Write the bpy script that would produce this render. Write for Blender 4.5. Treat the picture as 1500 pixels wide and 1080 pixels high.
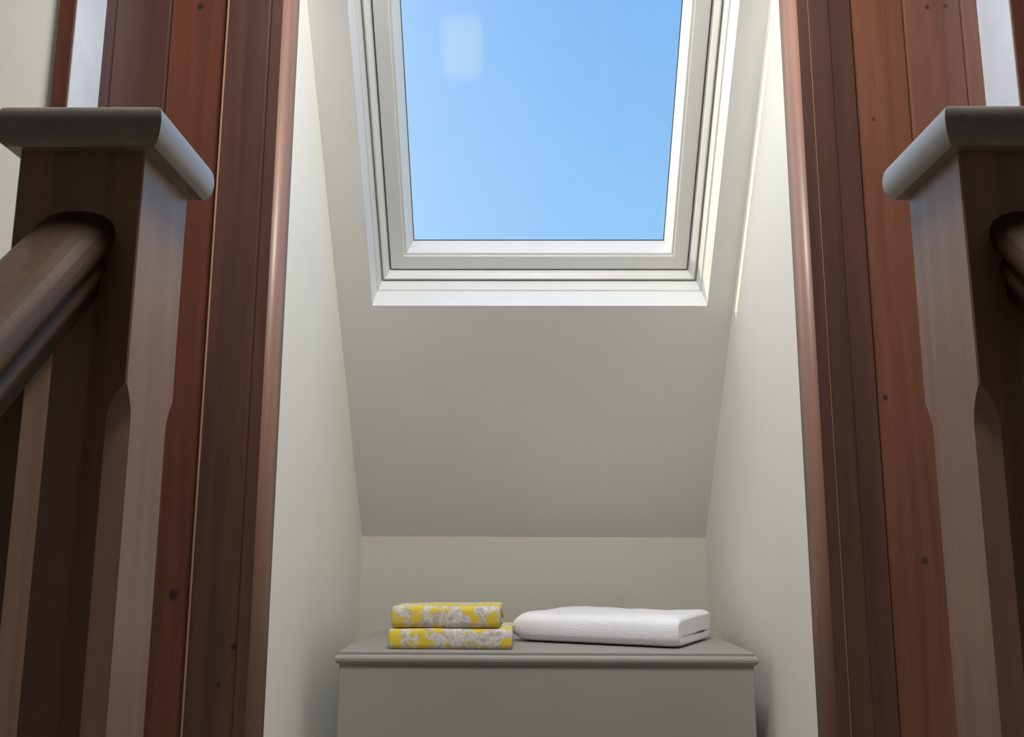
import bpy, bmesh, math, random
from mathutils import Vector, Matrix, noise

random.seed(4)
sc = bpy.context.scene
for o in list(bpy.data.objects):
    bpy.data.objects.remove(o)
COL = sc.collection

# ------------------------------------------------------------------ camera
PITCH, YAW, ROLL = math.radians(10.8), math.radians(0.6), math.radians(0.2)
cam_d = bpy.data.cameras.new('camera')
cam_d.sensor_width = 36.0
cam_d.lens = 1400.0 / 1500.0 * 36.0
cam_d.clip_start = 0.02
cam = bpy.data.objects.new('camera', cam_d)
COL.objects.link(cam)
fw = Vector((-math.sin(YAW) * math.cos(PITCH), math.cos(YAW) * math.cos(PITCH), math.sin(PITCH)))
a = Vector((math.cos(YAW), math.sin(YAW), 0))
b = a.cross(fw)
rt = a * math.cos(ROLL) + b * math.sin(ROLL)
up = b * math.cos(ROLL) - a * math.sin(ROLL)
M = Matrix((rt, up, -fw)).transposed().to_4x4()
M.translation = Vector((0, 0, 0.85))
cam.matrix_world = M
sc.camera = cam

# ------------------------------------------------------------------ view
sc.view_settings.view_transform = 'Standard'
sc.view_settings.look = 'None'
sc.view_settings.gamma = 1.0
sc.view_settings.use_curve_mapping = False
sc.view_settings.exposure = 0.0

# ------------------------------------------------------------------ sky and sun
SUN_TRAVEL = Vector((1.0, -0.175, -0.316)).normalized()
to_sun = -SUN_TRAVEL
SKY_STRENGTH = 1.0
world = bpy.data.worlds.new('sky')
sc.world = world
world.use_nodes = True
nt = world.node_tree
nt.nodes.clear()
w_out = nt.nodes.new('ShaderNodeOutputWorld')
w_bg = nt.nodes.new('ShaderNodeBackground')
w_bg.inputs['Strength'].default_value = SKY_STRENGTH
w_tc = nt.nodes.new('ShaderNodeTexCoord')
w_sep = nt.nodes.new('ShaderNodeSeparateXYZ')
nt.links.new(w_tc.outputs['Generated'], w_sep.inputs[0])
w_ramp = nt.nodes.new('ShaderNodeValToRGB')          # clear sky: pale at the horizon, deeper above
nt.links.new(w_sep.outputs['Z'], w_ramp.inputs[0])
cr = w_ramp.color_ramp
cr.elements[0].position = 0.0
cr.elements[0].color = (0.62, 0.74, 0.88, 1)
cr.elements[1].position = 1.0
cr.elements[1].color = (0.20, 0.42, 0.85, 1)
for p_, c_ in ((0.16, (0.43, 0.71, 0.99, 1)), (0.31, (0.305, 0.61, 0.985, 1)), (0.56, (0.215, 0.50, 0.94, 1))):
    e = cr.elements.new(p_)
    e.color = c_
# glow of the atmosphere around the sun
w_dot = nt.nodes.new('ShaderNodeVectorMath')
w_dot.operation = 'DOT_PRODUCT'
nt.links.new(w_tc.outputs['Generated'], w_dot.inputs[0])
w_dot.inputs[1].default_value = to_sun
w_max = nt.nodes.new('ShaderNodeMath')
w_max.operation = 'MAXIMUM'
nt.links.new(w_dot.outputs['Value'], w_max.inputs[0])
w_max.inputs[1].default_value = 0.0
w_pow = nt.nodes.new('ShaderNodeMath')
w_pow.operation = 'POWER'
nt.links.new(w_max.outputs[0], w_pow.inputs[0])
w_pow.inputs[1].default_value = 3.0
w_glow = nt.nodes.new('ShaderNodeMix')
w_glow.data_type = 'RGBA'
w_glow.blend_type = 'ADD'
nt.links.new(w_pow.outputs[0], w_glow.inputs['Factor'])
nt.links.new(w_ramp.outputs['Color'], w_glow.inputs['A'])
w_glow.inputs['B'].default_value = (2.6, 2.3, 1.8, 1)
# soft bright patch: a reflection in the glass, painted into the sky
cd = Vector((-0.0603, 0.8699, 0.4895)).normalized()
w_cs = nt.nodes.new('ShaderNodeVectorMath')
w_cs.operation = 'SUBTRACT'
nt.links.new(w_tc.outputs['Generated'], w_cs.inputs[0])
w_cs.inputs[1].default_value = cd
w_cm = nt.nodes.new('ShaderNodeVectorMath')
w_cm.operation = 'MULTIPLY'
nt.links.new(w_cs.outputs[0], w_cm.inputs[0])
w_cm.inputs[1].default_value = (1 / 0.021, 0.0, 1 / 0.027)
w_c3 = nt.nodes.new('ShaderNodeVectorMath')
w_c3.operation = 'ABSOLUTE'
nt.links.new(w_cm.outputs[0], w_c3.inputs[0])
w_c4 = nt.nodes.new('ShaderNodeSeparateXYZ')
nt.links.new(w_c3.outputs[0], w_c4.inputs[0])
w_px = nt.nodes.new('ShaderNodeMath')
w_px.operation = 'POWER'
nt.links.new(w_c4.outputs['X'], w_px.inputs[0])
w_px.inputs[1].default_value = 4.0
w_pz = nt.nodes.new('ShaderNodeMath')
w_pz.operation = 'POWER'
nt.links.new(w_c4.outputs['Z'], w_pz.inputs[0])
w_pz.inputs[1].default_value = 4.0
w_cl = nt.nodes.new('ShaderNodeMath')
w_cl.operation = 'ADD'
nt.links.new(w_px.outputs[0], w_cl.inputs[0])
nt.links.new(w_pz.outputs[0], w_cl.inputs[1])
w_fy = nt.nodes.new('ShaderNodeMath')           # only on the side of the sky in view
w_fy.operation = 'GREATER_THAN'
nt.links.new(w_sep.outputs['Y'], w_fy.inputs[0])
w_fy.inputs[1].default_value = 0.0
w_mr = nt.nodes.new('ShaderNodeMapRange')
w_mr.interpolation_type = 'SMOOTHSTEP'
nt.links.new(w_cl.outputs[0], w_mr.inputs['Value'])
w_mr.inputs['From Min'].default_value = 0.1
w_mr.inputs['From Max'].default_value = 1.6
w_mr.inputs['To Min'].default_value = 0.42
w_mr.inputs['To Max'].default_value = 0.0
w_cf = nt.nodes.new('ShaderNodeMath')
w_cf.operation = 'MULTIPLY'
nt.links.new(w_mr.outputs['Result'], w_cf.inputs[0])
nt.links.new(w_fy.outputs[0], w_cf.inputs[1])
w_cmix = nt.nodes.new('ShaderNodeMix')
w_cmix.data_type = 'RGBA'
nt.links.new(w_cf.outputs[0], w_cmix.inputs['Factor'])
nt.links.new(w_glow.outputs['Result'], w_cmix.inputs['A'])
w_cmix.inputs['B'].default_value = (0.62, 0.80, 1.0, 1)
nt.links.new(w_cmix.outputs['Result'], w_bg.inputs['Color'])
nt.links.new(w_bg.outputs[0], w_out.inputs[0])

sun_d = bpy.data.lights.new('sun', 'SUN')
sun_d.energy = 3.4
sun_d.color = (1.0, 0.88, 0.63)
sun_d.angle = math.radians(0.53)
sun = bpy.data.objects.new('sun', sun_d)
COL.objects.link(sun)
sun.rotation_euler = SUN_TRAVEL.to_track_quat('-Z', 'Y').to_euler()


fill_d = bpy.data.lights.new('niche_fill_light', 'AREA')  # unseen light added over the stair head to brighten the niche
fill_d.shape = 'DISK'
fill_d.size = 0.4
fill_d.energy = 30.0
fill_d.color = (1.0, 0.98, 0.95)
fill_l = bpy.data.objects.new('niche_fill_light', fill_d)
COL.objects.link(fill_l)
fill_l.location = (0.03, 0.84, 2.385)

# ------------------------------------------------------------------ materials
def new_mat(name):
    m = bpy.data.materials.new(name)
    m.use_nodes = True
    return m, m.node_tree, m.node_tree.nodes['Principled BSDF']


def coords(n, scale=(1, 1, 1)):
    tc = n.nodes.new('ShaderNodeTexCoord')
    mp = n.nodes.new('ShaderNodeMapping')
    mp.inputs['Scale'].default_value = scale
    n.links.new(tc.outputs['Object'], mp.inputs['Vector'])
    return mp.outputs['Vector']


def bump(n, bsdf, height, strength, dist=0.002):
    bp = n.nodes.new('ShaderNodeBump')
    bp.inputs['Strength'].default_value = strength
    bp.inputs['Distance'].default_value = dist
    n.links.new(height, bp.inputs['Height'])
    n.links.new(bp.outputs[0], bsdf.inputs['Normal'])


def paint(name, col, rough=0.85, var=0.04, scale=3.0, bstr=0.15, bscale=160):
    m, n, p = new_mat(name)
    v = coords(n)
    t = n.nodes.new('ShaderNodeTexNoise')
    t.inputs['Scale'].default_value = scale
    t.inputs['Detail'].default_value = 4
    n.links.new(v, t.inputs['Vector'])
    r = n.nodes.new('ShaderNodeValToRGB')
    r.color_ramp.elements[0].position = 0.3
    r.color_ramp.elements[1].position = 0.7
    r.color_ramp.elements[0].color = (*[c * (1 - var) for c in col], 1)
    r.color_ramp.elements[1].color = (*[min(1, c * (1 + var)) for c in col], 1)
    n.links.new(t.outputs['Fac'], r.inputs[0])
    n.links.new(r.outputs[0], p.inputs['Base Color'])
    p.inputs['Roughness'].default_value = rough
    t2 = n.nodes.new('ShaderNodeTexNoise')
    t2.inputs['Scale'].default_value = bscale
    n.links.new(v, t2.inputs['Vector'])
    bump(n, p, t2.outputs['Fac'], bstr, 0.001)
    return m


def wood(name, dark, light, rough=0.38, coat=0.25, axis=2, knots=(), grain=1.0):
    """varnished pine, grain along the given axis; knots: (x, z) with radius in object space"""
    m, n, p = new_mat(name)
    s = [38.0 * grain] * 3
    s[axis] = 1.6
    v = coords(n, s)
    t = n.nodes.new('ShaderNodeTexNoise')
    t.inputs['Scale'].default_value = 1.0
    t.inputs['Detail'].default_value = 6
    t.inputs['Roughness'].default_value = 0.62
    t.inputs['Distortion'].default_value = 0.6
    n.links.new(v, t.inputs['Vector'])
    s2 = [9.0] * 3
    s2[axis] = 0.8
    v2 = coords(n, s2)
    t2 = n.nodes.new('ShaderNodeTexNoise')
    t2.inputs['Scale'].default_value = 1.0
    t2.inputs['Detail'].default_value = 2
    n.links.new(v2, t2.inputs['Vector'])
    ad = n.nodes.new('ShaderNodeMath')
    ad.operation = 'MULTIPLY_ADD'
    n.links.new(t2.outputs['Fac'], ad.inputs[0])
    ad.inputs[1].default_value = 0.7
    n.links.new(t.outputs['Fac'], ad.inputs[2])
    mr = n.nodes.new('ShaderNodeMapRange')
    mr.inputs['From Min'].default_value = 0.55
    mr.inputs['From Max'].default_value = 1.15
    n.links.new(ad.outputs[0], mr.inputs['Value'])
    mx = n.nodes.new('ShaderNodeMix')
    mx.data_type = 'RGBA'
    n.links.new(mr.outputs['Result'], mx.inputs['Factor'])
    mx.inputs['A'].default_value = (*dark, 1)
    mx.inputs['B'].default_value = (*light, 1)
    out = mx.outputs['Result']
    for (kx, ky, kz, kr) in knots:
        tc = n.nodes.new('ShaderNodeTexCoord')
        sb = n.nodes.new('ShaderNodeVectorMath')
        sb.operation = 'SUBTRACT'
        n.links.new(tc.outputs['Object'], sb.inputs[0])
        sb.inputs[1].default_value = (kx, ky, kz)
        ml = n.nodes.new('ShaderNodeVectorMath')
        ml.operation = 'MULTIPLY'
        n.links.new(sb.outputs[0], ml.inputs[0])
        ml.inputs[1].default_value = (1.0, 0.3, 0.8)
        ln = n.nodes.new('ShaderNodeVectorMath')
        ln.operation = 'LENGTH'
        n.links.new(ml.outputs[0], ln.inputs[0])
        k = n.nodes.new('ShaderNodeMapRange')
        k.interpolation_type = 'SMOOTHSTEP'
        k.inputs['From Min'].default_value = kr * 0.55
        k.inputs['From Max'].default_value = kr * 1.25
        k.inputs['To Min'].default_value = 0.85
        k.inputs['To Max'].default_value = 0.0
        n.links.new(ln.outputs['Value'], k.inputs['Value'])
        m2 = n.nodes.new('ShaderNodeMix')
        m2.data_type = 'RGBA'
        n.links.new(k.outputs['Result'], m2.inputs['Factor'])
        n.links.new(out, m2.inputs['A'])
        m2.inputs['B'].default_value = (dark[0] * 0.25, dark[1] * 0.25, dark[2] * 0.3, 1)
        out = m2.outputs['Result']
    n.links.new(out, p.inputs['Base Color'])
    p.inputs['Roughness'].default_value = rough
    p.inputs['Coat Weight'].default_value = coat
    p.inputs['Coat Roughness'].default_value = 0.28
    bump(n, p, t.outputs['Fac'], 0.12, 0.001)
    return m


WALL = (0.83, 0.82, 0.76)
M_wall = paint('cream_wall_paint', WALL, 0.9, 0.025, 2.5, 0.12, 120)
M_ceil = paint('white_ceiling_paint', (0.86, 0.86, 0.845), 0.9, 0.02, 2.0, 0.1, 120)
M_back_shade = paint('darkened_cream_knee_wall', (0.56, 0.545, 0.475), 0.9, 0.03, 2.5, 0.12, 120)  # wall cream darkened in the colour to offset the added fill light
M_frame = paint('white_window_lacquer', (0.68, 0.685, 0.672), 0.38, 0.015, 6, 0.03, 60)
M_gasket = paint('dark_glazing_gasket', (0.03, 0.035, 0.03), 0.6, 0.05, 10, 0.05)
M_chest = paint('grey_cabinet_paint', (0.31, 0.295, 0.282), 0.5, 0.04, 5, 0.06, 90)
M_floor = paint('beige_carpet', (0.42, 0.36, 0.29), 0.95, 0.06, 30, 0.5, 400)
DK, LT = (0.062, 0.0165, 0.009), (0.16, 0.046, 0.021)
M_newel = wood('newel_wood', (0.14, 0.064, 0.044), (0.29, 0.155, 0.108), 0.45, 0.4)
M_rail = wood('handrail_wood', (0.028, 0.014, 0.008), (0.066, 0.034, 0.020), 0.42, 0.0, axis=1)
M_rail.node_tree.nodes['Principled BSDF'].inputs['Specular IOR Level'].default_value = 0.25
M_bal = wood('baluster_wood', (0.10, 0.050, 0.030), (0.20, 0.105, 0.065), 0.6, 0.0)
M_cap = wood('newel_cap_wood', (0.14, 0.118, 0.102), (0.26, 0.225, 0.20), 0.36, 0.7, axis=1)
M_arch = wood('architrave_wood', (0.044, 0.017, 0.012), (0.115, 0.046, 0.030), 0.45, 0.2, knots=[(-0.4253, 1.462, 0.709, 0.005), (-0.4444, 1.462, 0.6544, 0.003)])
M_lit_nose = wood('lit_jamb_nose_wood', (0.16, 0.080, 0.053), (0.30, 0.158, 0.11), 0.5, 0.15)  # lighter than the architrave: window light on the edge painted in
M_lit_arris = wood('lit_arris_wood', (0.30, 0.15, 0.08), (0.45, 0.24, 0.14), 0.4, 0.3)  # pale tone stands for light caught on the architrave arris
M_dim = paint('buff_landing_paint', (0.56, 0.55, 0.53), 0.9, 0.02, 2.5, 0.1, 120)
M_pale_face = paint('pale_blue_grey_face', (0.60, 0.66, 0.75), 0.45, 0.06, 12, 0.1, 80)  # pale blue grey for the inner faces of the tall posts
M_post = wood('tall_post_wood', (0.06, 0.018, 0.012), (0.14, 0.045, 0.026), 0.36, 0.45)


def glass_mat():
    m = bpy.data.materials.new('clear_window_glass')
    m.use_nodes = True
    n = m.node_tree
    n.nodes.clear()
    o = n.nodes.new('ShaderNodeOutputMaterial')
    t = n.nodes.new('ShaderNodeBsdfTransparent')
    g = n.nodes.new('ShaderNodeBsdfGlossy')
    g.inputs['Roughness'].default_value = 0.02
    lw = n.nodes.new('ShaderNodeLayerWeight')
    lw.inputs['Blend'].default_value = 0.5
    pw = n.nodes.new('ShaderNodeMath')
    pw.operation = 'POWER'
    n.links.new(lw.outputs['Facing'], pw.inputs[0])
    pw.inputs[1].default_value = 5.0
    fr = n.nodes.new('ShaderNodeMath')
    fr.operation = 'MULTIPLY_ADD'
    n.links.new(pw.outputs[0], fr.inputs[0])
    fr.inputs[1].default_value = 0.96
    fr.inputs[2].default_value = 0.03
    mx = n.nodes.new('ShaderNodeMixShader')
    n.links.new(fr.outputs[0], mx.inputs[0])
    n.links.new(t.outputs[0], mx.inputs[1])
    n.links.new(g.outputs[0], mx.inputs[2])
    n.links.new(mx.outputs[0], o.inputs[0])
    return m


M_glass = glass_mat()


def terry_mat():
    m, n, p = new_mat('white_terry_cloth')
    v = coords(n)
    t = n.nodes.new('ShaderNodeTexNoise')
    t.inputs['Scale'].default_value = 420
    t.inputs['Detail'].default_value = 3
    n.links.new(v, t.inputs['Vector'])
    t2 = n.nodes.new('ShaderNodeTexNoise')
    t2.inputs['Scale'].default_value = 14
    n.links.new(v, t2.inputs['Vector'])
    r = n.nodes.new('ShaderNodeValToRGB')
    r.color_ramp.elements[0].color = (0.86, 0.86, 0.90, 1)
    r.color_ramp.elements[1].color = (0.93, 0.93, 0.97, 1)
    n.links.new(t2.outputs['Fac'], r.inputs[0])
    n.links.new(r.outputs[0], p.inputs['Base Color'])
    p.inputs['Roughness'].default_value = 1.0
    p.inputs['Sheen Weight'].default_value = 0.3
    bump(n, p, t.outputs['Fac'], 0.6, 0.002)
    return m


def floral_mat(name, off):
    m, n, p = new_mat(name)
    tc = n.nodes.new('ShaderNodeTexCoord')
    mp = n.nodes.new('ShaderNodeMapping')
    mp.inputs['Location'].default_value = off
    n.links.new(tc.outputs['Object'], mp.inputs['Vector'])
    v = mp.outputs['Vector']

    def mixc(fac, a_, colb):
        mx = n.nodes.new('ShaderNodeMix')
        mx.data_type = 'RGBA'
        n.links.new(fac, mx.inputs['Factor'])
        if isinstance(a_, tuple):
            mx.inputs['A'].default_value = a_
        else:
            n.links.new(a_, mx.inputs['A'])
        mx.inputs['B'].default_value = colb
        return mx.outputs['Result']

    def step(sock, lo, hi, t0=0.0, t1=1.0):
        k = n.nodes.new('ShaderNodeMapRange')
        k.interpolation_type = 'SMOOTHSTEP'
        k.inputs['From Min'].default_value = lo
        k.inputs['From Max'].default_value = hi
        k.inputs['To Min'].default_value = t0
        k.inputs['To Max'].default_value = t1
        n.links.new(sock, k.inputs['Value'])
        return k.outputs['Result']

    big = n.nodes.new('ShaderNodeTexNoise')
    big.inputs['Scale'].default_value = 29
    big.inputs['Detail'].default_value = 1.5
    n.links.new(v, big.inputs['Vector'])
    fine = n.nodes.new('ShaderNodeTexNoise')
    fine.inputs['Scale'].default_value = 75
    fine.inputs['Detail'].default_value = 2
    n.links.new(v, fine.inputs['Vector'])
    vo = n.nodes.new('ShaderNodeTexVoronoi')
    vo.feature = 'DISTANCE_TO_EDGE'
    vo.inputs['Scale'].default_value = 62
    dv = n.nodes.new('ShaderNodeMix')
    dv.data_type = 'RGBA'
    dv.blend_type = 'ADD'
    dv.inputs['Factor'].default_value = 0.025
    n.links.new(v, dv.inputs['A'])
    n.links.new(fine.outputs['Color'], dv.inputs['B'])
    n.links.new(dv.outputs['Result'], vo.inputs['Vector'])
    vb = n.nodes.new('ShaderNodeTexVoronoi')
    vb.inputs['Scale'].default_value = 48
    n.links.new(v, vb.inputs['Vector'])
    base = mixc(step(fine.outputs['Fac'], 0.42, 0.6), (0.62, 0.57, 0.52, 1), (0.46, 0.41, 0.38, 1))
    lines = mixc(step(vo.outputs['Distance'], 0.02, 0.09, 0.55, 0.0), base, (0.84, 0.82, 0.82, 1))
    spots = mixc(step(vb.outputs['Distance'], 0.20, 0.30, 0.9, 0.0), lines, (0.62, 0.52, 0.06, 1))
    out = mixc(step(big.outputs['Fac'], 0.49, 0.56), spots, (0.72, 0.54, 0.05, 1))
    n.links.new(out, p.inputs['Base Color'])
    p.inputs['Roughness'].default_value = 0.95
    wv = n.nodes.new('ShaderNodeTexNoise')
    wv.inputs['Scale'].default_value = 500
    n.links.new(v, wv.inputs['Vector'])
    bump(n, p, wv.outputs['Fac'], 0.35, 0.0015)
    return m


# ------------------------------------------------------------------ mesh helpers
def obj(name, bm, mat, parent=None, smooth=False, mats=None):
    bmesh.ops.recalc_face_normals(bm, faces=bm.faces[:])
    me = bpy.data.meshes.new(name)
    bm.to_mesh(me)
    bm.free()
    if smooth:
        for f in me.polygons:
            f.use_smooth = True
    me.materials.append(mat)
    o = bpy.data.objects.new(name, me)
    COL.objects.link(o)
    if parent is not None:
        o.parent = parent
    return o


def empty(name, loc):
    o = bpy.data.objects.new(name, None)
    o.location = loc
    COL.objects.link(o)
    return o


def struct(o):
    o['kind'] = 'structure'
    return o


def tag(o, label, cat, group=None):
    o['label'] = label
    o['category'] = cat
    if group:
        o['group'] = group
    return o


def box(bm, x0, x1, y0, y1, z0, z1, bev=0.0, seg=2):
    vs = [bm.verts.new((x, y, z)) for x in (x0, x1) for y in (y0, y1) for z in (z0, z1)]
    fs = [(0, 1, 3, 2), (4, 6, 7, 5), (0, 4, 5, 1), (2, 3, 7, 6), (0, 2, 6, 4), (1, 5, 7, 3)]
    faces = [bm.faces.new([vs[i] for i in f]) for f in fs]
    if bev > 0:
        es = list({e for f in faces for e in f.edges})
        bmesh.ops.bevel(bm, geom=es, offset=bev, segments=seg, profile=0.5, affect='EDGES')
    return bm


def prism(bm, pts, d0, d1, fn):
    """extrude a closed 2-D outline between d0 and d1; fn(p, d) -> xyz"""
    A = [bm.verts.new(fn(p, d0)) for p in pts]
    B = [bm.verts.new(fn(p, d1)) for p in pts]
    bm.faces.new(A)
    bm.faces.new(B[::-1])
    n = len(pts)
    for i in range(n):
        bm.faces.new((A[i], A[(i + 1) % n], B[(i + 1) % n], B[i]))
    return bm


def ring(bm, rect, prof, fn, closed=True):
    """sweep a profile (inset, height) round a rectangle with mitred corners"""
    u0, u1, v0, v1 = rect
    rows = []
    for ins, h in prof:
        cs = [(u0 + ins, v0 + ins), (u1 - ins, v0 + ins), (u1 - ins, v1 - ins), (u0 + ins, v1 - ins)]
        rows.append([bm.verts.new(fn(u, v, h)) for u, v in cs])
    m = len(rows)
    for i in range(m if closed else m - 1):
        r0, r1 = rows[i], rows[(i + 1) % m]
        for k in range(4):
            bm.faces.new((r0[k], r0[(k + 1) % 4], r1[(k + 1) % 4], r1[k]))
    return bm


# ------------------------------------------------------------------ layout (metres)
XL, XR = -0.386, 0.442            # niche side walls
YB = 2.34                         # knee wall
ZB = 0.883                        # where the sloping ceiling meets it
SL = math.radians(50)
CS, SN = math.cos(SL), math.sin(SL)
YF = 1.46                         # front of the wooden linings
ZC = 2.50                         # flat ceiling of the landing


def zs(y):                        # underside of the sloping ceiling
    return ZB + (YB - y) * math.tan(SL)


def sl(u, v, h):                  # slope coordinates: across, up the slope, outwards
    return (u, YB - v * CS + h * SN, ZB + v * SN + h * CS)


# ------------------------------------------------------------------ sloping ceiling with the window hole
WU0, WU1, WV0, WV1 = -0.314, 0.388, 0.616, 1.92
TH = 0.20
bm = bmesh.new()
hole = (WU0 - 0.0006, WU1 + 0.0006, WV0 - 0.0006, WV1 + 0.0006)
VTOP = (ZC - ZB) / SN
rows = []
for h in (0.0, TH):
    ou = [(-1.56, -0.30), (1.56, -0.30), (1.56, VTOP + 0.12), (-1.56, VTOP + 0.12)]
    inn = [(hole[0], hole[2]), (hole[1], hole[2]), (hole[1], hole[3]), (hole[0], hole[3])]
    rows.append(([bm.verts.new(sl(u, v, h)) for u, v in ou], [bm.verts.new(sl(u, v, h)) for u, v in inn]))
for (o_, i_) in rows:
    for k in range(4):
        bm.faces.new((o_[k], o_[(k + 1) % 4], i_[(k + 1) % 4], i_[k]))
for j in (0, 1):
    for k in range(4):
        bm.faces.new((rows[0][j][k], rows[0][j][(k + 1) % 4], rows[1][j][(k + 1) % 4], rows[1][j][k]))
struct(obj('ceiling_slope', bm, M_ceil))

bm = bmesh.new()
box(bm, -1.56, 1.56, -2.7, YB - VTOP * CS + 0.02, ZC, ZC + 0.12)
struct(obj('ceiling', bm, M_dim))

# knee wall and the two side walls of the niche
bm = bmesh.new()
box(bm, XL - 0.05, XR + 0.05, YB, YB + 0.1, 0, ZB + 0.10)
struct(obj('wall_back', bm, M_back_shade))
for nm, x0, x1 in (('wall_niche_left', XL - 0.06, XL), ('wall_niche_right', XR, XR + 0.06)):
    bm = bmesh.new()
    y0 = 1.505
    prism(bm, [(y0, 0), (YB + 0.05, 0), (YB + 0.05, zs(YB + 0.05) + 0.02), (y0, zs(y0) + 0.02)], x0, x1,
          lambda p, d: (d, p[0], p[1]))
    struct(obj(nm, bm, M_wall))

# landing floor round the stair opening
SX0, SX1, SY1 = -0.295, 0.338, 0.70
bm = bmesh.new()
box(bm, -1.56, 1.56, SY1, YB + 0.1, -0.20, 0.0)
fl = struct(obj('floor', bm, M_floor))
bm = bmesh.new()
box(bm, -1.56, SX0, -2.7, SY1, -0.20, 0.0)
struct(obj('floor_left', bm, M_floor))
bm = bmesh.new()
box(bm, SX1, 1.56, -2.7, SY1, -0.20, 0.0)
struct(obj('floor_right', bm, M_floor))

# landing walls
for nm, x0, x1 in (('wall_left', -1.56, -0.7325), ('wall_right', 0.7915, 1.56)):
    bm = bmesh.new()
    prism(bm, [(1.382, 0), (1.50, 0), (1.50, zs(1.50) + 0.02), (1.382, zs(1.382) + 0.02)], x0, x1,
          lambda p, d: (d, p[0], p[1]))
    struct(obj(nm, bm, M_wall))
for nm, x0, x1 in (('wall_side_left', -1.62, -1.56), ('wall_side_right', 1.56, 1.62)):
    bm = bmesh.new()
    box(bm, x0, x1, -2.7, 1.5, -0.2, ZC + 0.12)
    struct(obj(nm, bm, M_dim))
# rear wall of the landing
bm = bmesh.new()
box(bm, -1.62, 1.62, -2.85, -2.7, -2.9, ZC + 0.12)
struct(obj('wall_rear', bm, M_dim))
# stairwell below the landing
for nm, x0, x1 in (('wall_stairwell_left', SX0 - 0.16, SX0 - 0.10), ('wall_stairwell_right', SX1 + 0.10, SX1 + 0.16)):
    bm = bmesh.new()
    box(bm, x0, x1, -2.7, SY1 + 0.02, -2.8, -0.2)
    struct(obj(nm, bm, M_dim))
bm = bmesh.new()
box(bm, -0.6, 0.65, -2.7, SY1 + 0.1, -2.9, -2.8)
struct(obj('floor_lower', bm, M_floor))

# ------------------------------------------------------------------ roof window
RECT = (WU0, WU1, WV0, WV1)
bm = bmesh.new()
ring(bm, RECT, [(0.0, 0.0), (0.001, 0.070), (0.0045, 0.0715), (0.0055, 0.118), (-0.0005, 0.118), (-0.0005, 0.0)], sl)
win = struct(obj('window_1', bm, M_frame))
bm = bmesh.new()
ring(bm, RECT, [(0.0072, 0.1195), (0.0100, 0.1130), (0.0125, 0.1125), (0.0195, 0.1195), (0.0205, 0.121), (0.0215, 0.150), (0.0255, 0.150), (0.0255, 0.185), (-0.0005, 0.185), (-0.0005, 0.1195)], sl)
obj('window_frame', bm, M_frame, win)
bm = bmesh.new()
ring(bm, RECT, [(0.0260, 0.186), (0.0245, 0.1385), (0.0260, 0.137), (0.0545, 0.137), (0.0560, 0.1385), (0.0560, 0.1405), (0.0585, 0.1405), (0.0585, 0.186)], sl)
sash = obj('sash', bm, M_frame, win)
bm = bmesh.new()
ring(bm, RECT, [(0.0586, 0.1425), (0.0605, 0.1425), (0.0720, 0.186), (0.0586, 0.186)], sl)
obj('glazing_bead', bm, M_frame, sash)
bm = bmesh.new()
ring(bm, RECT, [(0.0700, 0.1862), (0.0736, 0.1862), (0.0736, 0.1884), (0.0700, 0.1884)], sl)
obj('gasket', bm, M_gasket, sash)
bm = bmesh.new()
ring(bm, RECT, [(0.0206, 0.187), (0.0700, 0.187), (0.0700, 0.1945), (0.0206, 0.1945)], sl)
obj('outer_cladding', bm, M_gasket, win)
bm = bmesh.new()
g0 = 0.0705
vs = []
for h in (0.1885, 0.1925):
    vs.append([bm.verts.new(sl(u, v, h)) for u, v in ((WU0 + g0, WV0 + g0), (WU1 - g0, WV0 + g0), (WU1 - g0, WV1 - g0), (WU0 + g0, WV1 - g0))])
bm.faces.new(vs[0])
bm.faces.new(vs[1][::-1])
for k in range(4):
    bm.faces.new((vs[0][k], vs[0][(k + 1) % 4], vs[1][(k + 1) % 4], vs[1][k]))
obj('glass_pane', bm, M_glass, sash)

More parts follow.
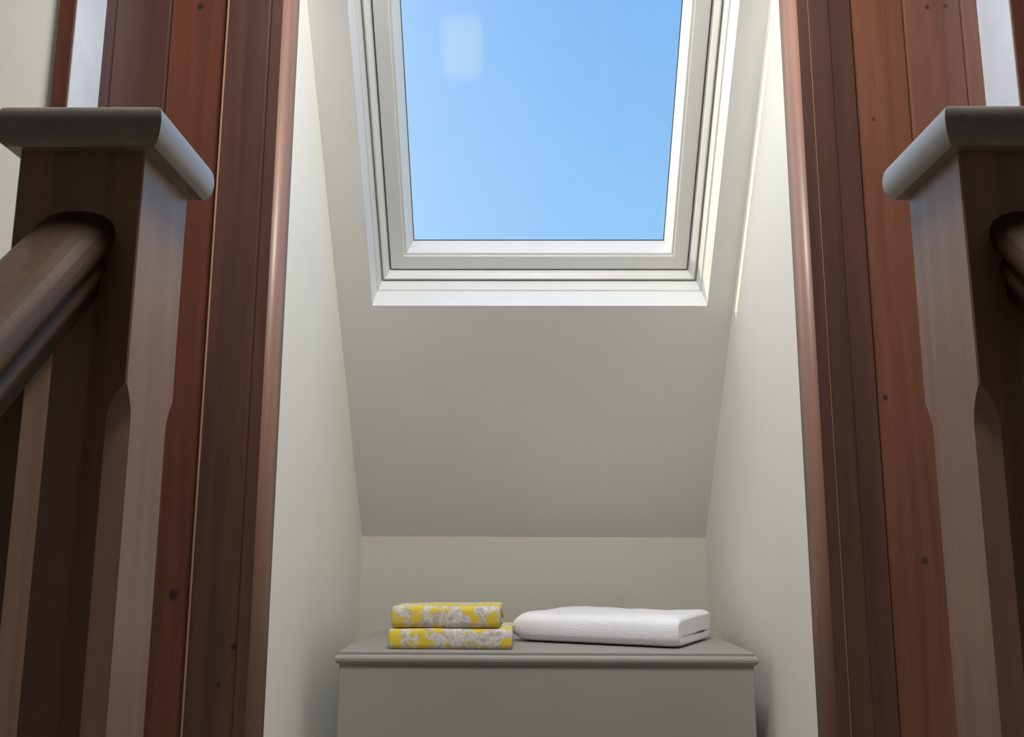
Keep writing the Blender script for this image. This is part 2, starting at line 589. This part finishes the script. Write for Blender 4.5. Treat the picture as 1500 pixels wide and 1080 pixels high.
# ------------------------------------------------------------------ wooden linings either side of the niche
def moulding(name, xin, sgn):
    """architrave with jamb return; profile in plan, extruded upwards. sgn = +1 on the right, -1 on the left"""
    w = 0.110 if sgn < 0 else 0.106
    zt = zs(YF) + 0.01
    fn = lambda p, d: (xin + sgn * p[0], p[1], d)
    if sgn < 0:
        P = [(0.0165, YF), (0.034, YF), (0.0355, YF + 0.003), (0.038, YF + 0.003), (0.040, YF + 0.001), (0.107, YF + 0.001)]
        lit_arris = (0.107, 0.1100)
    else:
        P = [(0.0165, YF), (0.034, YF), (0.0345, YF + 0.0015), (0.0375, YF + 0.0015), (0.0380, YF + 0.0005), (0.068, YF + 0.0005), (0.0695, YF + 0.003), (w, YF + 0.004)]
        lit_arris = (0.0345, 0.0360)
    P += [(w if sgn > 0 else 0.107, 1.505), (0.0165, 1.505)]
    bm = bmesh.new()
    prism(bm, P, 0.0, zt, fn)
    root = struct(obj(name, bm, M_arch))
    r = 0.016                                               # rounded nose and jamb face
    N = [(0.0163, 1.505), (0.000, 1.505), (0.000, YF + r)]
    for k in range(1, 9):
        t = math.pi / 2 * k / 8
        N.append((r - r * math.cos(t), YF + r - r * math.sin(t)))
    N.append((0.0163, YF))
    bm = bmesh.new()
    prism(bm, N, 0.0, zt, fn)
    o = obj('jamb_nose', bm, M_lit_nose, root)
    for f in o.data.polygons:
        f.use_smooth = len(f.vertices) == 4 and abs(f.normal.z) < 0.5
    o['label'] = 'rounded inner edge, window light put into its colour'
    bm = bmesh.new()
    b0, b1 = lit_arris
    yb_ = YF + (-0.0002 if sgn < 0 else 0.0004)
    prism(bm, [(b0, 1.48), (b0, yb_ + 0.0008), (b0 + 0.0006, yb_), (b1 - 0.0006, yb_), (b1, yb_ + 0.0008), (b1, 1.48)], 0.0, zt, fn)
    o = obj('lit_arris_strip', bm, M_lit_arris, root)
    o['label'] = 'thin pale strip drawn for light caught on the edge'
    return root


moulding('trim_1', XL, -1)
moulding('trim_2', XR, 1)


def panelling(name, edges, sgn, mats):
    x0, x1 = min(edges[0], edges[-1]), max(edges[0], edges[-1])
    bm = bmesh.new()
    box(bm, x0, x1, 1.492, 1.505, 0.0, zs(1.50) + 0.01)
    root = struct(obj(name, bm, M_arch))
    for i in range(len(edges) - 1):
        a_, b_ = sorted((edges[i], edges[i + 1]))
        c = (a_ + b_) / 2
        hw = (b_ - a_) / 2
        yf = 1.4700 + 0.0006 * (i % 2)
        P = [(-hw, 1.4915), (-hw, yf + 0.0035), (-hw + 0.0012, yf + 0.0035), (-hw + 0.0035, yf), (hw - 0.0035, yf), (hw - 0.0012, yf + 0.0035), (hw, yf + 0.0035), (hw, 1.4915)]
        bm = bmesh.new()
        prism(bm, P, 0.0, zs(1.47), lambda p, d: (p[0], p[1], d))
        o = obj('board', bm, mats[i], root)
        o.location = (c, 0, 0)
    return root


MB = [wood('pine_board_%s' % s, d, l, 0.42, 0.22, knots=k) for s, d, l, k in (
    ('a', DK, LT, [(0.022, 1.47, 0.783, 0.0075), (0.0, 1.47, 1.7535, 0.006)]),
    ('b', (0.046, 0.016, 0.014), (0.108, 0.040, 0.031), []),
    ('c', (0.045, 0.016, 0.014), (0.105, 0.040, 0.031), []),
    ('d', (0.10, 0.034, 0.018), (0.235, 0.088, 0.048), [(-0.030, 1.47, 1.085, 0.004), (0.012, 1.47, 0.837, 0.005), (-0.017, 1.47, 1.548, 0.003)]),
    ('e', (0.095, 0.037, 0.022), (0.22, 0.09, 0.055), [(-0.008, 1.47, 1.750, 0.004), (0.023, 1.47, 1.752, 0.004)]),
    ('f', (0.095, 0.037, 0.022), (0.22, 0.09, 0.055), []))]
panelling('wall_panel_left', [XL - 0.110, -0.5945, -0.6895, -0.735], -1, MB[:3])
panelling('wall_panel_right', [XR + 0.106, 0.6395, 0.7365, 0.79], 1, MB[3:])

for nm, x0, x1 in (('trim_3', -0.7320, -0.7060), ('trim_4', 0.7640, 0.7910)):
    bm = bmesh.new()
    box(bm, x0, x1, 1.370, 1.470, 0.0, zs(1.40), 0.002, 2)
    pst = struct(obj(nm, bm, M_post))
    xi = x1 if nm == 'trim_3' else x0
    sg = 1 if nm == 'trim_3' else -1
    bm = bmesh.new()
    box(bm, min(xi, xi + sg * 0.0015), max(xi, xi + sg * 0.0015), 1.373, 1.4695, 0.0, zs(1.42))
    o = obj('pale_inner_face', bm, M_pale_face, pst)
    o['label'] = 'pale blue grey inner face'

# ------------------------------------------------------------------ stairs (below the frame)
RISE, GO = 0.2, 0.2145
flight = struct(empty('stair_flight', ((SX0 + SX1) / 2, SY1, 0.0)))
bt, br = bmesh.new(), bmesh.new()
hwid = (SX1 - SX0) / 2 + 0.028
box(bt, -hwid, hwid, -GO - 0.02, 0.0, -0.03, 0.0, 0.004)
box(br, -hwid, hwid, -0.015, 0.0, 0.0, RISE - 0.03)
tr0 = obj('tread', bt, M_floor, flight)
ri0 = obj('riser', br, M_floor, flight)
for i in range(12):
    if i:
        tr, ri = tr0.copy(), ri0.copy()
        COL.objects.link(tr)
        COL.objects.link(ri)
    else:
        tr, ri = tr0, ri0
    tr.location = ri.location = (0, -GO * i, -RISE * (i + 1))

# ------------------------------------------------------------------ balustrades: newel, cap, handrail, balusters
ANG = math.radians(43)
TA = math.tan(ANG)
NW, ND = 0.098, 0.097


def cap_mesh(w, d, h):
    """bull-nosed flat cap with rounded corners, base at z = 0"""
    bm = bmesh.new()
    prof = [(0.0068, 0.0), (0.0040, 0.0018), (0.0020, 0.0055), (0.0007, 0.0105), (0.0, 0.0165), (0.0002, 0.0220), (0.0012, 0.0270), (0.0032, 0.0305), (0.0062, 0.0325), (0.0095, 0.033)]
    rows = []
    for ins, z in prof:
        x, y = w / 2 - ins, d / 2 - ins
        rows.append([bm.verts.new((px, py, z * h / 0.033)) for px, py in ((x, y), (-x, y), (-x, -y), (x, -y))])
    for i in range(len(rows) - 1):
        for k in range(4):
            bm.faces.new((rows[i][k], rows[i][(k + 1) % 4], rows[i + 1][(k + 1) % 4], rows[i + 1][k]))
    bm.faces.new(rows[0][::-1])
    bm.faces.new(rows[-1])
    for i in range(len(rows) - 1):
        for k in range(4):
            e = bm.edges.get((rows[i][k], rows[i + 1][k]))
            if e:
                e.smooth = False                       # mitred corners stay crisp
    for e in list(bm.faces)[-1].edges:
        e.smooth = True
    for e in list(bm.faces)[-2].edges:
        e.smooth = False
    return bm


def newel_mesh(h):
    """square post with stopped chamfers on its corners"""
    bm = bmesh.new()
    c = 0.013
    x, y = NW / 2, ND / 2

    def loop(z, k):
        k = max(k, 0.0012)
        return [bm.verts.new(p + (z,)) for p in ((x - k, -y), (x, -y + k), (x, y - k), (x - k, y), (-x + k, y), (-x, y - k), (-x, -y + k), (-x + k, -y))]
    zt = 0.972
    lv = [(-0.32, 0), (0.16, 0), (0.175, c * 0.65), (0.20, c)]
    lv += [(zt - 0.028, c), (zt - 0.018, c * 0.9), (zt - 0.008, c * 0.55), (zt, 0), (h, 0)]
    rows = [loop(z, k) for z, k in lv]
    for i in range(len(rows) - 1):
        for k in range(8):
            bm.faces.new((rows[i][k], rows[i][(k + 1) % 8], rows[i + 1][(k + 1) % 8], rows[i + 1][k]))
    bm.faces.new(rows[0][::-1])
    bm.faces.new(rows[-1])
    return bm


def rail_mesh(y0, y1, ztop):
    """moulded handrail, plumb-cut at both ends; profile (x, height below the crown)"""
    half = [(0.000, 0.0), (0.012, -0.0008), (0.021, -0.0035), (0.0275, -0.008), (0.0305, -0.014), (0.0310, -0.020), (0.0295, -0.026), (0.0262, -0.0305),
            (0.0235, -0.033), (0.0232, -0.037), (0.0252, -0.040), (0.0262, -0.044), (0.0252, -0.049), (0.0225, -0.053), (0.0222, -0.064)]
    P = half + [(-x, z) for x, z in reversed(half[1:])]
    bm = bmesh.new()
    n = len(P)
    rows = []
    for k in range(9):
        y = y0 + (y1 - y0) * k / 8
        rows.append([bm.verts.new((x, y, ztop - (y0 - y) * TA + z * 1.06)) for x, z in P])
    for i in range(8):
        for k in range(n):
            bm.faces.new((rows[i][k], rows[i][(k + 1) % n], rows[i + 1][(k + 1) % n], rows[i + 1][k]))
    bm.faces.new(rows[0])
    bm.faces.new(rows[-1][::-1])
    return bm


def balustrade(xc, label):
    yc = 0.70 + ND / 2
    root = empty('stair_balustrade', (xc, yc, 0.0))
    tag(root, label, 'balustrade', 'balustrades of the stair')
    nw = obj('newel_post', newel_mesh(1.1565), M_newel, root)
    cp = obj('newel_cap', cap_mesh(NW + 0.031, ND + 0.032, 0.033), M_cap, nw)
    cp.location = (0.002 if xc < 0 else 0.0, 0, 1.156)
    for f in cp.data.polygons:
        f.use_smooth = True
    yr = 0.70 - yc + 0.001
    obj('handrail', rail_mesh(yr, yr - 1.9, 1.108), M_rail, root, smooth=True)
    # closed string the balusters stand on
    bm = bmesh.new()
    prism(bm, [(yr, 0.06), (yr, -0.26), (yr - 1.9, -0.26 - 1.9 * TA), (yr - 1.9, 0.06 - 1.9 * TA)], -0.017, 0.017, lambda p, d: (d, p[0], p[1]))
    obj('string', bm, M_newel, root)
    me = None
    for k in range(13):
        y = 0.6345 - 0.125 * k
        if me is None:
            bm = bmesh.new()
            hb = 0.0165
            dz = hb * TA
            zt0, zb0 = 1.045, 0.055
            vb = [bm.verts.new((sx * hb, sy * hb, zb0 + sy * dz)) for sx, sy in ((-1, -1), (1, -1), (1, 1), (-1, 1))]
            vt = [bm.verts.new((sx * hb, sy * hb, zt0 + sy * dz)) for sx, sy in ((-1, -1), (1, -1), (1, 1), (-1, 1))]
            bm.faces.new(vb[::-1])
            bm.faces.new(vt)
            for q in range(4):
                bm.faces.new((vb[q], vb[(q + 1) % 4], vt[(q + 1) % 4], vt[q]))
            o = obj('baluster', bm, M_bal, root)
            me = o.data
        else:
            o = bpy.data.objects.new('baluster', me)
            COL.objects.link(o)
            o.parent = root
        o.location = (0, y - yc, (y - 0.70) * TA)
    return root


balustrade(-0.3442, 'dark stained balustrade left of the niche, flat capped newel post and handrail')
balustrade(0.3872, 'dark stained balustrade right of the niche, flat capped newel post cut by the right edge')

# ------------------------------------------------------------------ grey cabinet
CX0, CX1, CY0, CY1, CZ = -0.3215, 0.409, 1.752, 2.20, 0.6745
cab = empty('grey_cabinet', ((CX0 + CX1) / 2, (CY0 + CY1) / 2, 0.0))
tag(cab, 'low grey painted cabinet with a moulded top, standing in the niche', 'cabinet')


def child(name, bm, mat, parent, smooth=False):
    """mesh authored in world coordinates, parented to an object at parent's location"""
    o = obj(name, bm, mat, parent, smooth)
    off = parent.matrix_basis.translation
    o.data.transform(Matrix.Translation(-off))
    return o


bm = bmesh.new()
box(bm, CX0, CX1, CY0, CY1, 0.07, CZ - 0.022, 0.002, 2)
child('body', bm, M_chest, cab)
bm = bmesh.new()
ring(bm, (CX0 - 0.0075, CX1 + 0.0075, CY0 - 0.0075, CY1 + 0.002), [(0.030, -0.0235), (0.008, -0.0235), (0.0065, -0.021), (0.0028, -0.0195), (0.0006, -0.016), (0.0, -0.012), (0.0012, -0.0085), (0.004, -0.006), (0.0085, -0.0052), (0.0085, -0.0045), (0.030, -0.0045)],
     lambda u, v, h: (u, v, CZ + h))
child('edge_moulding', bm, M_chest, cab)
bm = bmesh.new()
box(bm, CX0 - 0.0015, CX1 + 0.0015, CY0 - 0.0025, CY1, CZ - 0.0225, CZ, 0.0015, 2)
child('top', bm, M_chest, cab)
bm = bmesh.new()
box(bm, CX0 - 0.008, CX1 + 0.008, CY0 - 0.008, CY1, 0.0, 0.0695, 0.004, 2)
child('plinth', bm, M_chest, cab)


# ------------------------------------------------------------------ folded towels
def folded(name, L, D, layers, mat, r_end, amp, seed, nseg=56, front_r=0.5, sub=5, taper=0.0, left_r=0.0):
    """cloth folded over at the front: outline in (depth, z) with slits from the back, swept along x.
    layers: thicknesses from the bottom up."""
    H = sum(layers)
    out = []
    kin = []
    rf = H * front_r
    # bottom, from back to front
    for k in range(sub * 2 + 1):
        out.append((D - (D - rf) * k / (sub * 2), 0.0))
    for k in range(1, 9):                              # rounded fold at the front (superellipse)
        t = math.pi / 2 * k / 8
        out.append((rf - rf * math.sin(t) ** 0.8, H / 2 - H / 2 * max(0, math.cos(t)) ** 0.62))
    for k in range(7, -1, -1):
        t = math.pi / 2 * k / 8
        out.append((rf - rf * math.sin(t) ** 0.8, H / 2 + H / 2 * max(0, math.cos(t)) ** 0.62))
    for k in range(1, sub * 2 + 1):
        out.append((rf + (D - rf) * k / (sub * 2), H))
    # back: layers from the top down with slits running forward
    z = H
    for j in range(len(layers) - 1, -1, -1):
        t = layers[j]
        rb = t / 2
        for k in range(1, 6):
            an = math.pi / 2 - math.pi * k / 6
            kin += [1.0] * (len(out) - len(kin))
            out.append((D + rb * 0.7 * math.cos(an), z - t / 2 + t / 2 * math.sin(an)))
        z -= t
        if j > 0:
            kin += [1.0] * (len(out) - len(kin))
            g = min(0.0024, H * 0.05)
            for k in range(sub + 1):
                out.append((D - (D - rf * 0.6) * k / sub, z + g / 2 * (1 - k / sub * 0.9)))
            for k in range(sub, -1, -1):
                out.append((D - (D - rf * 0.6) * k / sub, z - g / 2 * (1 - k / sub * 0.9)))
            kin += [0.14] * (len(out) - len(kin))
    kin += [1.0] * (len(out) - len(kin))
    n = len(out)
    # inward normals of the outline
    nor = []
    for i in range(n):
        p0, p1 = Vector(out[i - 1]), Vector(out[(i + 1) % n])
        d = (p1 - p0)
        if d.length < 1e-9:
            d = Vector((1, 0))
        d.normalize()
        nor.append(Vector((d.y, -d.x)))
    area = sum(out[i][0] * out[(i + 1) % n][1] - out[(i + 1) % n][0] * out[i][1] for i in range(n))
    if area > 0:
        nor = [-v for v in nor]
    bm = bmesh.new()
    rows = []
    ts = [0.0, 0.03, 0.1, 0.22, 0.4, 0.65, 1.0]
    r_l = left_r or r_end
    xs = [r_l * t for t in ts] + [r_l + (L - r_l - r_end) * k / nseg for k in range(1, nseg)] + [L - r_end * t for t in reversed(ts)]
    for x in xs:
        e = min(x, L - x)
        ins = 0.0
        shrink = 1.0
        if left_r and x < left_r:
            q = 1 - max(x, left_r * 0.004) / left_r
            shrink = (1 - q ** 2.4) ** (1 / 2.4)
        elif e < r_end:
            q = 1 - e / r_end
            ins = min(layers) * 0.42 * (1 - math.sqrt(max(0, 1 - q * q)))
        row = []
        for i, (d, z) in enumerate(out):
            p = Vector((d, z)) + nor[i] * (ins * kin[i])
            if shrink < 1.0:
                p.y = H / 2 + (p.y - H / 2) * shrink - (1 - shrink) * H * 0.12
                p.x = D / 2 + (p.x - D / 2) * (1 - (1 - shrink) * 0.22)
            w = z / H
            nv = noise.noise_vector(Vector((x * 9 + seed, d * 9, z * 12)))
            n2 = noise.noise(Vector((x * 30 + seed, d * 30, z * 22)))
            dz = (nv.z * amp + n2 * amp * 0.35) * w
            dy = (nv.y * amp * 0.8 + n2 * amp * 0.3) * w
            dx = 0.0
            zz = p.y * (1 - taper * x / L)
            row.append(bm.verts.new((x - L / 2 + dx, p.x + dy, max(0.0, zz + dz))))
        rows.append(row)
    for i in range(len(rows) - 1):
        for k in range(n):
            bm.faces.new((rows[i][k], rows[i][(k + 1) % n], rows[i + 1][(k + 1) % n], rows[i + 1][k]))
    c0 = bm.faces.new(rows[0][::-1])
    c1 = bm.faces.new(rows[-1])
    for e in list(c0.edges) + list(c1.edges):
        e.smooth = False
    bmesh.ops.triangulate(bm, faces=[c0, c1], ngon_method='EAR_CLIP')
    o = obj(name, bm, mat, None, smooth=True)
    return o


t1 = folded('folded_towel', 0.226, 0.17, [0.018, 0.018], floral_mat('yellow_floral_cotton_a', (0.31, 0.2, 0.1)), 0.006, 0.0022, 3.1, front_r=0.28)
t1.location = (-0.1290, 1.786, CZ + 0.0004)
tag(t1, 'yellow and grey floral folded towel lying on the cabinet, lower of the two', 'towel', 'floral towels on the cabinet')
t2 = folded('folded_towel', 0.199, 0.16, [0.0185, 0.0185], floral_mat('yellow_floral_cotton_b', (0.72, 0.45, 0.6)), 0.006, 0.0028, 8.7, front_r=0.28)
t2.location = (-0.1385, 1.789, CZ + 0.0375)
t2.rotation_euler = (0, 0, math.radians(-1.0))
tag(t2, 'yellow and grey floral folded towel stacked on top of the other floral one', 'towel', 'floral towels on the cabinet')
t3 = folded('folded_towel', 0.345, 0.235, [0.020, 0.037], terry_mat(), 0.020, 0.0040, 21.4, front_r=0.8, taper=0.0, left_r=0.05)
t3.location = (0.128, 1.876, CZ + 0.0004)
t3.rotation_euler = (0, 0, math.radians(-25))
tag(t3, 'plump white terry towel, folded, lying right of the floral pair on the cabinet', 'towel')

# ------------------------------------------------------------------ added fixture round the fill light, above the stair head
fill_fixture = empty('fill_light_fixture', (0.03, 0.84, ZC))
tag(fill_fixture, 'added white drum round the unseen fill light, under the landing ceiling', 'fill_fixture')


def lathe(prof, n=32):
    bm = bmesh.new()
    rows = [[bm.verts.new((r * math.cos(2 * math.pi * k / n), r * math.sin(2 * math.pi * k / n), z)) for k in range(n)] for r, z in prof]
    for i in range(len(rows)):
        r0, r1 = rows[i], rows[(i + 1) % len(rows)]
        for k in range(n):
            bm.faces.new((r0[k], r0[(k + 1) % n], r1[(k + 1) % n], r1[k]))
    return bm


obj('shade', lathe([(0.006, -0.102), (0.21, -0.102), (0.21, -0.150), (0.2125, -0.150), (0.2125, -0.0995), (0.006, -0.0995)]), M_frame, fill_fixture)
obj('cord', lathe([(0.0005, -0.099), (0.003, -0.099), (0.003, -0.02), (0.0005, -0.02)], 8), M_frame, fill_fixture)
obj('ceiling_rose', lathe([(0.0005, -0.02), (0.03, -0.02), (0.05, 0.0), (0.0005, 0.0)], 24), M_frame, fill_fixture)
